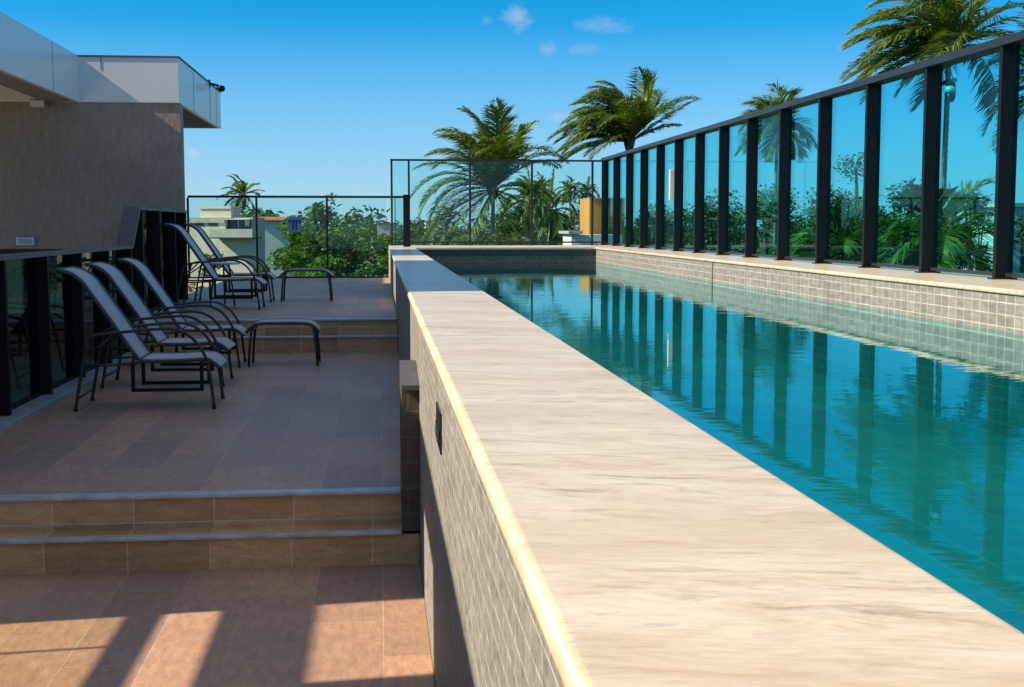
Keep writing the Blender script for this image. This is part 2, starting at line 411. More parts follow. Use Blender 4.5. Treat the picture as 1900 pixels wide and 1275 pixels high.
pr = thing('brick_pier', 'low brown brick pier with sloping grey cap against the pool wall', 'pier', (.145, 6.41, .17))
MB().box(-.043, .043, 0, .62, 0, .72).build('pier_body', M['pier'], pr)
MB().prism([(-.06, .72), (.62, .72), (.62, .80), (-.06, .745)], 'x', -.043, .043).build('pier_cap', M['kerb_shaded'], pr)

# pool
PX0, PX1, PY0, PY1, WZ, CZ = .645, 4.16, -3.0, 24.75, .99, 1.28
struct('pool_floor', MB().box(PX0, PX1, PY0, PY1, -.2, .30), M['pool_floor'])
struct('pool_water', MB().box(PX0 + .001, PX1 - .001, PY0 + .001, PY1 - .001, WZ - .002, WZ), M['water']).data
# water is one sheet
wo = [o for o in col.objects if o.name == 'pool_water'][0]
bm = bmesh.new(); bm.from_mesh(wo.data)
bmesh.ops.delete(bm, geom=[f for f in bm.faces if f.normal.z < .5], context='FACES'); bm.to_mesh(wo.data); bm.free()

def coping_profile(x0, x1, z0, z1, r=.018):
    p = []
    for cx, cz, a0 in ((x1 - r, z1 - r, 0), (x0 + r, z1 - r, 90), (x0 + r, z0 + r, 180), (x1 - r, z0 + r, 270)):
        for k in range(5):
            a = R(a0 + k * 22.5); p.append((cx + r * math.cos(a), cz + r * math.sin(a)))
    return p
t = thing('pool_wall', 'long raised pool wall of split stone with wide cream marble top beside the steps', 'pool wall', (0, 0, 0))
MB().box(WX, PX0 - .02, PY0, 25.2, -.6, CZ - .042).build('wall_body', M['wall_stone'], t)
MB().box(PX0 - .02, PX0, PY0, PY1, -.5, CZ - .042).build('pool_lining', M['pool_tile'], t)
o = MB().prism(coping_profile(.175, .672, CZ - .042, CZ), 'y', PY0, 25.21).build('coping', M['coping'], t)
for p in o.data.polygons: p.use_smooth = len(p.vertices) == 4 and p.area < .8
t = thing('pool_wall', 'sunlit grey tiled pool wall with pale ledge under the tall glass screen', 'pool wall', (0, 0, 0))
MB().box(PX1, 5.4, PY0, 27.6, -.6, CZ - .036).build('wall_body', M['pool_tile'], t)
MB().prism(coping_profile(PX1 - .02, 5.42, CZ - .036, CZ, .012), 'y', PY0, 27.62).build('coping', M['coping'], t)
MB().box(PX1 - .006, PX1 - .001, PY0, PY1 - .007, .30, WZ - .045).build('wet_lining', M['pool_side'], t)
for yy in (15.9,):
    MB().box(PX1 - .006, PX1 - .001, yy, yy + .05, WZ - .044, CZ - .04).build('movement_joint', M['joint'], t)
t = thing('pool_wall', 'tiled pool end wall with its shade painted in, under the far glass railing', 'pool wall', (0, 0, 0))
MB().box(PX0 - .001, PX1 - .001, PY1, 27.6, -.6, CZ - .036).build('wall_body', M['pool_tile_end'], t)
MB().box(PX0, PX1 - .007, PY1 - .006, PY1 - .001, .30, WZ - .045).build('wet_lining', M['pool_side'], t)
MB().prism([(PY1 - .02, CZ - .036), (27.6, CZ - .036), (27.6, CZ - .001), (PY1 - .02, CZ - .001)], 'x', .673, PX1 - .021).build('coping', M['coping'], t)
MB().box(WX, .672, 25.212, 27.6, -.6, CZ - .002).build('corner_block', M['coping'], t)

t = thing('wall_light', 'small black recessed step light in the stone face of the pool wall', 'wall light', (WX, 0, 0))
MB().box(-.006, .0, 4.03, 4.33, .98, 1.11).build('housing', M['black'], t, .002)
MB().box(-.010, -.007, 4.06, 4.30, 1.0, 1.05).build('louvre', M['metal'], t)

# ------------------------------------------------------------------ glass fences
def side_fence():
    t = thing('glass_screen', 'tall black finned glass screen along the right side of the pool', 'glass fence', (4.775, 0, CZ))
    g = lambda mb, n, m, b=0: mb.build(n, m, t, b)
    ys = [9.685 + 1.391 * k for k in range(-6, 14)]
    for y in ys:
        f = g(MB().box(.01, .155, y, y + .05, .012, 1.80), 'post', M['metal_dark'], .003)
        MB().box(-.015, .18, y - .025, y + .075, 0, .012).build('base_plate', M['metal'], f)
    g(MB().box(-.005, .17, ys[0] - .02, ys[-1] + .09, 1.80, 1.865), 'top_rail', M['metal'], .004)
    for a, b in zip(ys[:-1], ys[1:]):
        g(MB().box(.10, .11, a + .062, b - .012, .055, 1.79), 'glass_pane', M['glass_side'])
        g(MB().box(.09, .12, a + .052, b - .002, .02, .05), 'bottom_rail', M['metal'])
    return t
side_fence()

def end_fence():
    t = thing('glass_railing', 'taller glass railing with slim black posts across the far pool end', 'glass fence', (0, 27.3, CZ))
    g = lambda mb, n, m, b=0: mb.build(n, m, t, b)
    xs = [.262, .62, 1.90, 3.21, 4.50, 4.76]
    for x in xs[:5]: g(MB().box(x - .022, x + .022, -.02, .02, 0, 1.76), 'post', M['metal'])
    g(MB().box(xs[0] - .024, 4.775, -.022, .022, 1.761, 1.80), 'top_rail', M['metal'])
    g(MB().box(xs[0] + .03, 4.775, -.012, .012, .05, .085), 'bottom_rail', M['metal'])
    for a, b in zip(xs[:-1], xs[1:]):
        g(MB().box(a + .03, b - .03, -.005, .005, .09, 1.755), 'glass_pane', M['glass'])
end_fence()

def deck_fence():
    t = thing('glass_railing', 'lower glass railing across the far edge of the deck behind the loungers', 'glass fence', (0, 25.5, ZU))
    g = lambda mb, n, m, b=0: mb.build(n, m, t, b)
    xs = [-3.66, -2.36, -1.01, .16]
    for x in xs[:3]: g(MB().box(x - .02, x + .02, -.02, .02, 0, 1.55), 'post', M['metal'])
    g(MB().box(xs[0], .555, -.022, .022, 1.551, 1.595), 'top_rail', M['metal'])
    g(MB().box(xs[0], .17, -.015, .015, 0.0, .03), 'bottom_rail', M['metal'])
    for a, b in zip(xs[:-1], xs[1:]): g(MB().box(a + .025, b - .025, -.005, .005, .035, 1.545), 'glass_pane', M['glass'])
    g(MB().box(.20, .46, -.005, .005, .62, 1.545), 'glass_pane', M['glass'])
    g(MB().box(.30, .315, -.012, .012, .62, 1.548), 'post', M['metal'])
    g(MB().box(.465, .60, -.03, .03, .605, 1.62), 'end_post', M['metal_dark'])
deck_fence()
t = thing('safety_sign', 'small square blue and white sign fixed on the deck glass before the tree', 'sign', (-1.63, 25.44, 1.72))
MB().box(-.14, .14, -.003, .003, -.14, .14).build('plate', M['signw'], t)
MB().box(-.11, .11, -.006, -.0035, .055, .085).box(-.05, -.012, -.006, -.0035, -.10, .054).box(.012, .05, -.006, -.0035, -.10, .054).box(-.12, -.08, -.006, -.0035, .02, .054).box(.08, .12, -.006, -.0035, .02, .054).build('symbol', M['blue'], t)

def left_fence():
    t = thing('glass_balustrade', 'dark glass balustrade with sloping step in its rail behind the loungers', 'glass fence', (-2.65, 0, 0))
    g = lambda mb, n, m, b=0: mb.build(n, m, t, b)
    g(MB().box(-.16, .155, EY - .06, 14.1, -.2, ZM + .03), 'kerb', M['kerb'], .006)
    g(MB().box(-.16, .155, 14.101, 25.6, -.2, ZU + .02), 'kerb', M['kerb'], .006)
    zt, zt2 = 1.46, 1.87
    ym = [6.98 + 1.16 * k for k in range(6)] + [13.92]; yu = [14.62, 15.75, 16.9, 17.85]
    for y in ym: g(MB().box(-.10, .06, y, y + .05, ZM + .031, zt - .001), 'post', M['metal_dark'])
    for y in yu: g(MB().box(-.10, .06, y, y + .05, ZU + .021, zt2 - .001), 'post', M['metal_dark'])
    pr = [(6.9, zt), (14.0, zt), (14.48, zt2), (17.96, zt2), (17.96, zt2 + .03), (14.46, zt2 + .03), (13.98, zt + .03), (6.9, zt + .03)]
    g(MB().prism(pr, 'x', -.11, .07), 'top_rail', M['rail'])
    for a, b in zip(ym[:-1], ym[1:]):
        g(MB().box(-.03, -.02, a + .06, b - .01, ZM + .06, zt - .005), 'glass_pane', M['glass_dark'])
        g(MB().box(-.045, -.005, a + .051, b - .001, ZM + .031, ZM + .058), 'bottom_rail', M['metal_dark'])
    g(MB().prism([(13.98, ZM + .5), (14.6, ZM + .5), (14.6, zt2 - .005), (14.49, zt2 - .005), (14.01, zt - .005), (13.98, zt - .005)], 'x', -.03, -.02), 'glass_pane', M['glass_dark'])
    for a, b in zip(yu[:-1], yu[1:]):
        g(MB().box(-.03, -.02, a + .06, b - .01, ZU + .05, zt2 - .005), 'glass_pane', M['glass_dark'])
left_fence()

# ------------------------------------------------------------------ the building on the left
def building():
    t = thing('rooftop_building', 'brown plastered building with pale cladding fascia on the left', 'building', (0, 0, 0))
    g = lambda mb, n, m, b=0: mb.build(n, m, t, b)
    FX, ZB, ZT, TY = -3.97, 3.34, 3.95, 18.0
    # roof over the left side: its long fascia, soffit and the slab behind
    g(MB().box(FX - .06, FX, 6.0, TY - .02, ZB, ZT), 'fascia', M['panel'], .004)
    g(MB().box(FX - .45, FX - .061, 6.0, TY - .021, ZB + .005, ZB + .06), 'fascia_return', M['soffit'])
    g(MB().box(-12, FX - .451, 6.0, TY - .021, ZB + .22, ZB + .5), 'roof', M['soffit'])
    g(MB().box(-12, FX - .02, 6.0, TY - .021, ZT + .0, ZT + .012), 'roof_flashing', M['joint'])
    for y in (7.0, 10.2, 13.42, 16.6):
        g(MB().box(FX + .001, FX + .004, y, y + .012, ZB + .004, ZT - .004), 'panel_joint', M['grey_pl'])
    # front wall of the tower and the cladding box above it
    g(MB().box(-14, -2.66, TY, TY + .3, 1.385, ZB - .001), 'wall', M['plaster'])
    g(MB().box(-2.78, -2.66, TY, TY + .3, ZU - .1, 1.384), 'wall', M['plaster'])
    g(MB().box(-4.3, -2.779, TY + .1, TY + .3, ZU - .3, 1.384), 'wall', M['plaster'])
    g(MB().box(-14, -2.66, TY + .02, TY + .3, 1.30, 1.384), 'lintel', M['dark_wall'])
    g(MB().box(-12, -2.66, TY - .02, TY + .06, ZB, ZT - .012), 'fascia', M['panel'], .004)
    g(MB().box(-2.72, -2.66, TY + .061, 22.6, ZB, ZT - .012), 'fascia', M['panel'], .004)
    g(MB().box(-12, -2.721, 22.54, 22.6, ZB, ZT - .012), 'fascia', M['panel'])
    g(MB().box(-12, -2.65, TY - .03, 22.61, ZT - .011, ZT + .01), 'roof_flashing', M['joint'])
    g(MB().box(-12, -2.95, TY + .301, 22.3, ZB + .16, ZB + .3), 'soffit', M['soffit'])
    g(MB().box(-2.95, -2.721, TY + .301, 22.539, ZB + .003, ZB + .03), 'soffit', M['soffit'])
    for y in (19.35, 21.2, 22.0):
        g(MB().box(-2.659, -2.656, y, y + .012, ZB + .004, ZT - .02), 'panel_joint', M['grey_pl'])
    g(MB().box(-3.68, -3.67, TY - .0235, TY - .0205, ZB + .42, ZT - .02), 'panel_joint', M['joint'])
    # the dim room behind the gap under the wall, with a window at its far end
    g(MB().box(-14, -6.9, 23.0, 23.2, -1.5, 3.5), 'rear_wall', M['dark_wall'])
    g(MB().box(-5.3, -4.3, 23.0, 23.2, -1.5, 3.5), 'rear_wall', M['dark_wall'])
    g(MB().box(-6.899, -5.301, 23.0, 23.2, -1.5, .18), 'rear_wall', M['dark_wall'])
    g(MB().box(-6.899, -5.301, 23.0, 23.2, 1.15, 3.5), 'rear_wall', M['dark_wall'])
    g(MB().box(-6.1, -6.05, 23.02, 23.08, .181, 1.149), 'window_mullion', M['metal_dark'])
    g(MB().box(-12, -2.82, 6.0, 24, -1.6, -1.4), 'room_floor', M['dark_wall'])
    g(MB().box(-4.31, -4.1, TY + .301, 27.2, -1.3, ZB), 'side_wall', M['plaster'])
    g(MB().box(-12, -4.15, 22.61, 27.2, ZB, ZT - .02), 'roof', M['soffit'])  # hidden rear roof, added to keep the far deck in shade
    # unseen block set on the roof, out of frame, to shade the marble
    g(MB().box(-8.5, -4.7, 7.72, 15.1, ZT + .013, 5.5), 'shadow_block', M['plaster'])
    # unseen side wall by the lower floor, openings shaped to cast the sun patches
    g(MB().box(FX - .06, FX, -3, 6.0, 3.66, ZT), 'fascia', M['panel'])
    g(MB().box(FX - .12, FX - .061, -3, 4.74 - .41, -.3, 3.95), 'wall', M['plaster'])
    g(MB().box(FX - .12, FX, 5.34, 7.3, -.3, 3.659), 'wall', M['plaster'])
    g(MB().box(FX - .06, FX - .001, 4.33, 5.339, 2.55, 2.84), 'shade_bar', M['metal_dark'])
    g(MB().box(FX - .05, FX - .01, 4.33, 5.339, 2.23, 2.33), 'shade_bar', M['metal_dark'])
    g(MB().box(FX - .05, FX - .01, 4.33, 5.339, -.3, 1.0), 'shade_wall', M['plaster'])
    g(MB().box(FX - .03, FX - .018, 4.335, 5.335, 1.001, 2.229), 'glass_pane', M['glass_amber'])  # tinted pane added to yellow the left sun patch
    g(MB().box(FX - .05, FX - .01, 4.92, 4.94, 1.001, 2.229), 'window_mullion', M['metal_dark'])
building()

t = thing('floodlight', 'small pale box floodlight high on the brown wall under the roof', 'floodlight', (-4.47, 17.9, 3.30))
MB().box(-.10, .10, -.10, .08, -.055, .055).build('housing', M['grey_pl'], t, .012)
MB().box(-.085, .085, -.108, -.1005, -.04, .04).build('lens', M['white'], t)
MB().box(-.02, .02, .03, .10, .056, .12).build('bracket', M['grey_pl'], t)
t = thing('emergency_light', 'small white framed emergency light low on the brown wall', 'emergency light', (-4.72, 17.97, 1.49))
MB().box(-.115, .115, -.035, .03, -.052, .052).build('housing', M['white'], t, .008)
MB().box(-.09, .09, -.040, -.0355, -.036, .036).build('lens', M['signw'], t)
t = thing('security_camera', 'small dark security camera on an arm at the corner of the roof overhang', 'security camera', (-2.65, 21.2, 3.9))
MB().tube([(0, 0, .04), (.10, 0, .02), (.16, 0, -.01)], .02, 8).build('arm', M['metal'], t)
MB().tube([(.13, .06, -.02), (.20, -.16, -.05)], [.045, .05], 12).build('body', M['metal_dark'], t)
MB().box(-.03, .0, -.05, .05, -.02, .1).build('bracket', M['metal'], t)

t = thing('wall_lamp', 'white rectangular lamp fixed to a middle post of the tall glass screen', 'lamp', (4.765, 20.88, 2.36))
MB().box(-.055, .02, -.05, .02, -.25, .25).build('body', M['white'], t, .006)
MB().box(.0, .025, .021, .05, -.1, .1).build('bracket', M['metal'], t)
t = thing('security_camera', 'black and white dome camera on the second near post of the glass screen', 'security camera', (4.95, 11.05, 2.88))
MB().tube([(0, .1, .06), (.03, 0, .09), (.045, 0, .05)], .018, 8).build('arm', M['metal'], t)
MB().tube([(.045, 0, -.10), (.045, 0, -.07), (.045, 0, -.02)], [.022, .042, .045], 16).build('dome', M['black'], t)
MB().tube([(.045, 0, -.02), (.045, 0, .035)], [.047, .047], 16).build('band', M['white'], t)
MB().tube([(.045, 0, .035), (.045, 0, .08)], [.046, .03], 16).build('cap', M['black'], t)
MB().tube([(.05, -.03, .09), (.05, -.07, .08)], [.018, .022], 12).build('lamp', M['lens'], t)

# ------------------------------------------------------------------ loungers and footstools
def make_chair():
    t = thing('reclining_chair', '', 'lounge chair')
    W = .56; r = .012
    g = lambda mb, n, m, b=0: mb.build(n, m, t, b)
    back = [(p.x, p.y) for p in smooth_path([(.455, .372, 0), (.38, .48, 0), (.25, .68, 0), (.12, .87, 0), (.06, .955, 0), (-.02, 1.015, 0), (-.115, 1.04, 0)], 5)]
    seat = [(p.x, p.y) for p in smooth_path([(.47, .365, 0), (.62, .362, 0), (.80, .366, 0), (.93, .372, 0), (.985, .355, 0), (1.045, .305, 0)], 5)]
    g(MB().strip(back, .03, W - .03, .007), 'backrest', M['sling'])
    g(MB().strip(seat, .03, W - .03, .007), 'seat', M['sling'])
    for y in (.026, W - .026):
        g(MB().tube([(p[0], y, p[1] - .004) for p in back] , .0155, 8), 'back_frame', M['edge'])
        g(MB().tube([(p[0], y, p[1] - .004) for p in seat], .0145, 8), 'seat_frame', M['edge'])
    for y, s in ((0, -1), (W, 1)):
        yo = y + s * .012
        arm = smooth_path([(.10, yo, .50), (.122, yo, .545), (.20, yo, .566), (.40, yo, .584), (.60, yo, .600), (.74, yo, .592), (.85, yo, .53), (.93, yo, .42), (.962, yo, .335)], 5)
        g(MB().tube(arm, r, 10), 'armrest', M['tube'])
        g(MB().tube(smooth_path([(.962, yo, .335), (.98, yo, .20), (1.0, yo, .012)], 3), r, 10), 'leg', M['tube'])
        g(MB().tube(smooth_path([(.10, yo, .50), (.065, yo, .36), (.03, yo, .18), (.0, yo, .012)], 3), r, 10), 'leg', M['tube'])
        g(MB().tube([(.068, yo, .335), (.25, y + s * .004, .335), (.45, y - s * .02, .345)], r * .8, 8), 'side_bar', M['tube'])
        for fx in (0, 1.0): g(MB().cyl((fx, yo), .0165, 0, .022, 12), 'foot_cap', M['black'])
        yi = y - s * .055
        u = [(.405, yi, .352), (.405, yi, .14), (.905, yi, .14), (.905, yi, .352)]
        mb = MB()
        mb.box(.392, .418, yi - .011, yi + .011, .128, .354).box(.418, .892, yi - .011, yi + .011, .128, .153).box(.892, .918, yi - .011, yi + .011, .128, .354)
        g(mb, 'sled_base', M['metal_dark'])
        # reclining strut
        g(MB().tube([(.10, y + s * .002, .43), (.20, y - s * .01, .49), (.30, y - s * .024, .595)], r * .7, 8), 'strut', M['tube'])
    g(MB().tube([(.012, -.012, .09), (.012, W + .012, .09)], r * .75, 8), 'cross_bar', M['tube'])
    g(MB().tube([(.46, .02, .352), (.46, W - .02, .352)], r, 8), 'cross_bar', M['tube'])
    g(MB().tube([(.92, -.0, .352), (.92, W, .352)], r * .8, 8), 'cross_bar', M['tube'])
    g(MB().tube([(-.115, .026, 1.036), (-.115, W - .026, 1.036)], .012, 8), 'head_bar', M['edge'])
    return t
proto = make_chair()
CH = [(-2.235, 9.72, ZM, 0, 'grey sling lounge chair nearest the camera, first in the row on the middle deck'),
      (-2.33, 11.1, ZM, 0, 'grey sling lounge chair in the middle of three on the middle deck'),
      (-2.35, 12.55, ZM, 0, 'grey sling lounge chair on the middle deck with a footstool at its front'),
      (-2.46, 15.95, ZU, 0, 'grey sling lounge chair on the upper deck in front of the round side table'),
      (-2.45, 17.5, ZU, 0, 'farthest grey sling lounge chair, on the upper deck behind the side table')]
for i, (x, y, z, a, lab) in enumerate(CH):
    o = proto if i == 0 else copy_tree(proto)
    o.location = (x, y, z); o.rotation_euler = (0, 0, R((0.6, -.8, .5, -.5, .9)[i])); o['label'] = lab; o['group'] = 'sling lounge chairs along the balustrade'

def make_stool():
    t = thing('footstool', '', 'footstool'); W = .46; L = .66
    g = lambda mb, n, m: mb.build(n, m, t)
    pr = [(p.x, p.y) for p in smooth_path([(-.02, .335, 0), (.03, .385, 0), (.11, .418, 0), (.33, .422, 0), (.55, .418, 0), (.63, .385, 0), (.68, .335, 0)], 5)]
    g(MB().strip(pr, .02, W - .02, .007), 'seat', M['sling'])
    for y in (.016, W - .016):
        g(MB().tube([(p[0], y, p[1] - .004) for p in pr], .015, 8), 'seat_frame', M['edge'])
        g(MB().tube([(.035, y, .372), (.012, y, .2), (0, y, .0)], .013, 8), 'leg', M['tube'])
        g(MB().tube([(.625, y, .372), (.648, y, .2), (.66, y, .0)], .013, 8), 'leg', M['tube'])
    for x in (.03, .63): g(MB().tube([(x, .016, .345), (x, W - .016, .345)], .011, 8), 'cross_bar', M['tube'])
    return t
st = make_stool(); st.location = (-1.27, 12.62, ZM); st['label'] = 'grey sling footstool on the middle deck beside the near lounge chairs'; st['group'] = 'sling footstools'
s2 = copy_tree(st); s2.location = (-1.32, 17.6, ZU); s2['label'] = 'grey sling footstool on the upper deck near the far glass railing'
t = thing('side_table', 'small round pale topped side table between the two upper deck loungers', 'side table', (-2.0, 16.85, ZU))
MB().cyl((0, 0), .22, .525, .55, 32).build('table_top', M['table'], t, .006)
for k in range(3):
    a = R(90 + 120 * k); MB().tube([(.10 * math.cos(a), .10 * math.sin(a), .525), (.18 * math.cos(a), .18 * math.sin(a), 0)], .011, 8).build('leg', M['tube'], t)

# ------------------------------------------------------------------ ground, plants, neighbours
GZ = -7.0
struct('ground', MB().box(-1500, 1500, -400, 3500, GZ - .3, GZ), M['ground'])
mb = MB().box(-12, 5.4, -3.9, 27.55, GZ, -.61).box(-12, WX, -3.9, 27.55, -.609, -.31).build('building_base', M['house_b'])
tag(mb, 'plain grey storeys of the building beneath the pool terrace', 'building')

def quads_object(name, V, F, mat, parent=None):
    me = bpy.data.meshes.new(name); me.from_pydata(V, [], F); me.materials.append(mat); me.update()
    o = bpy.data.objects.new(name, me); col.objects.link(o)
    if parent: o.parent = parent
    return o

def frond(V, F, rng, base, az, el, L, droop, wind, wdir, nl=46, leaf=1.1, width=.06):
    """one arching frond: a rachis and two rows of hanging leaflets"""
    N = nl; p = Vector(base); d = Vector((math.cos(az) * math.cos(el), math.sin(az) * math.cos(el), math.sin(el)))
    pts = [p.copy()]; dirs = [d.copy()]
    for i in range(N):
        f = i / N
        d = (d + Vector((0, 0, -droop * (0.4 + 1.6 * f) / N * 2)) + wdir * (wind * (0.3 + 1.4 * f) / N * 2)).normalized()
        p = p + d * (L / N); pts.append(p.copy()); dirs.append(d.copy())
    # rachis
    w = .035
    for i in range(0, N, 2):
        a, b = pts[i], pts[min(i + 2, N)]; s = dirs[i].cross(Vector((0, 0, 1)))
        if s.length < 1e-3: s = Vector((1, 0, 0))
        s.normalize(); wa = w * (1 - i / N) + .006; k = len(V)
        V += [tuple(a - s * wa), tuple(a + s * wa), tuple(b + s * wa), tuple(b - s * wa)]; F.append((k, k + 1, k + 2, k + 3))
        n = s.cross(dirs[i]); k = len(V)
        V += [tuple(a - n * wa), tuple(a + n * wa), tuple(b + n * wa), tuple(b - n * wa)]; F.append((k, k + 1, k + 2, k + 3))
    for i in range(3, N + 1):
        f = i / N; t = dirs[i]; s = t.cross(Vector((0, 0, 1)))
        if s.length < 1e-3: s = Vector((1, 0, 0))
        s.normalize(); up = s.cross(t).normalized()
        ln = leaf * (math.sin(math.pi * min(.98, .12 + .86 * f)) ** .65) * rng.uniform(.8, 1.15)
        for sg in (-1, 1):
            dl = (s * sg * rng.uniform(.58, .74) + t * rng.uniform(.62, .82) + up * rng.uniform(-.02, .22) + wdir * wind * .55 + Vector((rng.uniform(-.06, .06), rng.uniform(-.06, .06), rng.uniform(-.06, .06)))).normalized()
            a = pts[i]; m1 = a + dl * ln * .5; d2 = (dl + Vector((0, 0, -.45 * rng.uniform(.5, 1.4)))).normalized(); m2 = m1 + d2 * ln * .5
            wv = dl.cross(up)
            if wv.length < 1e-3: wv = t
            wv = (wv.normalized() * .5 + t * .8).normalized() * width * rng.uniform(.8, 1.2)
            k = len(V)
            V += [tuple(a - wv * .5), tuple(a + wv * .5), tuple(m1 + wv), tuple(m1 - wv), tuple(m2 + wv * .12), tuple(m2 - wv * .12)]
            F += [(k, k + 1, k + 2, k + 3), (k + 3, k + 2, k + 4, k + 5)]

def palm(label, x, y, ztop, L, seed, fr, wind=.5, wdir=(-1, -.1, .12), dry=(), nl=55, group=None, lean=(0, 0), leaf=1.4, width=.05, trunk_r=.14):
    rng = random.Random(seed)
    t = thing('palm_tree', label, 'palm tree', (x, y, GZ), 0, group)
    H = ztop - GZ; wd = Vector(wdir)
    path = smooth_path([(lean[0], lean[1], 0), (lean[0] * .6, lean[1] * .6, H * .35), (lean[0] * .2, 0, H * .7), (0, 0, H)], 8)
    rad = [trunk_r * (1.35 - .55 * min(1, i / len(path) * 1.5)) for i in range(len(path))]
    # rings
    pp, rr = [], []
    nring = int(H / .28)
    for i in range(nring):
        f = i / nring * (len(path) - 1); a = int(f); q = path[a].lerp(path[min(a + 1, len(path) - 1)], f - a); r0 = rad[a]
        pp += [q, q + Vector((0, 0, .2))]; rr += [r0 * 1.05, r0 * .93]
    MB().tube(pp, rr, 10).build('trunk', M['palm_bark'], t)
    V, F = [], []
    VD, FD = [], []
    for (az, el, lf, dr) in fr:
        if .61 < wind < .63 and math.cos(R(az)) > .3: el = max(el, 46)
        frond(V, F, rng, (0, 0, H - .05), R(az), R(el), L * lf * rng.uniform(.95, 1.05), dr, wind * rng.uniform(.8, 1.2), wd, nl, leaf, width)
    quads_object('crown', V, F, M['palm'], t)
    for (az, el, lf, dr) in dry:
        frond(VD, FD, rng, (0, 0, H - .1), R(az), R(el), L * lf, dr, wind * .3, wd, nl, leaf * .8, width)
    if VD: quads_object('dry_frond', VD, FD, M['palm_dry'], t)
    # boot fibres and young fruit at the crown's base
    mb = MB()
    for k in range(9):
        a = rng.uniform(0, 6.28); mb.tube([(.10 * math.cos(a), .10 * math.sin(a), H - .55), (.22 * math.cos(a), .22 * math.sin(a), H - .2), (.34 * math.cos(a), .34 * math.sin(a), H + .12)], [.10, .085, .04], 6)
    mb.build('frond_boots', M['bark'], t)
    return t
def fan(rng, n, e0, e1, l0=.85, l1=1.05, d0=.7, d1=1.2, a0=0, a1=360):
    out = []
    for i in range(n):
        f = (i + .5) / n; out.append((a0 + (a1 - a0) * ((i * .618034) % 1) + rng.uniform(-8, 8), e0 + (e1 - e0) * f + rng.uniform(-6, 6), rng.uniform(l0, l1), rng.uniform(d0, d1)))
    return out
rg = random.Random(5)
palm('big coconut palm behind the far pool railing with low drooping fronds', 6.2, 71, 3.7, 4.6, 11,
     fan(rg, 26, 88, 42, d0=.45, d1=.85, l0=.95, l1=1.15) + [(150, 30, 1.1, .9), (175, 38, 1.15, 1.0), (200, 30, 1.1, 1.1), (20, 55, 1.0, .8), (350, 20, .9, 1.1), (165, 25, 1.05, 1.3), (188, 12, 1.08, 1.3), (200, -5, 1.1, .9), (175, -20, 1.1, .6), (215, -28, 1.05, .5), (20, 40, 1.0, .6), (-10, -15, 1.0, .8), (-25, -30, .95, .6), (240, -35, .9, .5), (300, -38, .95, .5)], wind=.28, nl=62)
palm('windswept coconut palm rising above the far corner of the glass screen', 13.75, 71, 6.35, 4.4, 12,
     fan(rg, 32, 88, 5, d0=.5, d1=.95, l0=.9) + fan(rg, 10, 80, 20, d0=.5, d1=.9, a0=130, a1=230) + [(180, 20, 1.05, .7), (195, 5, 1.0, .6), (165, 40, 1.1, .8)], wind=.62, dry=[(-5, 36, .98, .2), (5, 30, .7, .3)], nl=62)
palm('coconut palm whose top shows above the middle of the glass screen', 25.2, 81, 7.8, 3.1, 13,
     fan(rg, 28, 85, -15, d0=.6, d1=1.1), wind=.35, nl=52)
palm('tall coconut palm with grey ringed trunk behind the near end of the glass screen', 23.62, 52.5, 9.0, 4.6, 14,
     fan(rg, 32, 85, -5, d0=.6, d1=1.1, l0=.9) + fan(rg, 8, 60, 0, d0=.5, d1=.9, a0=130, a1=230) + [(180, 18, 1.1, .8), (190, 2, 1.0, .7)], wind=.6, lean=(-.3, 0), nl=62, dry=[(150, -20, .6, .6)])
palm('coconut palm half cut off by the right edge of the picture behind the screen', 26.9, 50, 7.4, 3.4, 15, fan(rg, 18, 80, -25, d0=.7, d1=1.2), wind=.3, nl=52)
SM = dict(nl=28, leaf=1.0, width=.12, trunk_r=.16)
palm('small far palm behind the pale flat roofed house', -16.6, 161, 5.4, 3.2, 16, fan(rg, 16, 88, -35, d0=.5, d1=1.0), wind=.5, dry=[(10, 30, .9, .4)], **SM)
palm('far left one of the two slim palms behind the ochre box', 29.6, 201, 7.0, 2.9, 17, fan(rg, 16, 80, -25), wind=.35, **SM)
palm('slim far palm just above the ochre box', 32.6, 203, 6.9, 2.9, 18, fan(rg, 16, 80, -25), wind=.35, **SM)
palm('far palm rising right behind the big drooping palm', 21.8, 176, 6.4, 3.0, 19, fan(rg, 16, 80, -25), wind=.35, **SM)
palm('dark bushy far palm to the right of the big drooping palm', 13.9, 106, 2.9, 3.6, 20, fan(rg, 20, 80, -45), wind=.2, **SM)
palm('dark far palm close behind the big drooping palm', 11.6, 101, 3.8, 3.0, 21, fan(rg, 18, 80, -40), wind=.25, **SM)
palm('low yellowish young palm close behind the pane with the security camera', 17.6, 39, 1.0, 2.5, 22, fan(rg, 18, 85, -20), wind=.1, nl=34)
palm('young palm among shrubs left of the large dark tree behind the screen', 15.5, 42, .7, 2.2, 23, fan(rg, 18, 85, -20), wind=.1, nl=34)

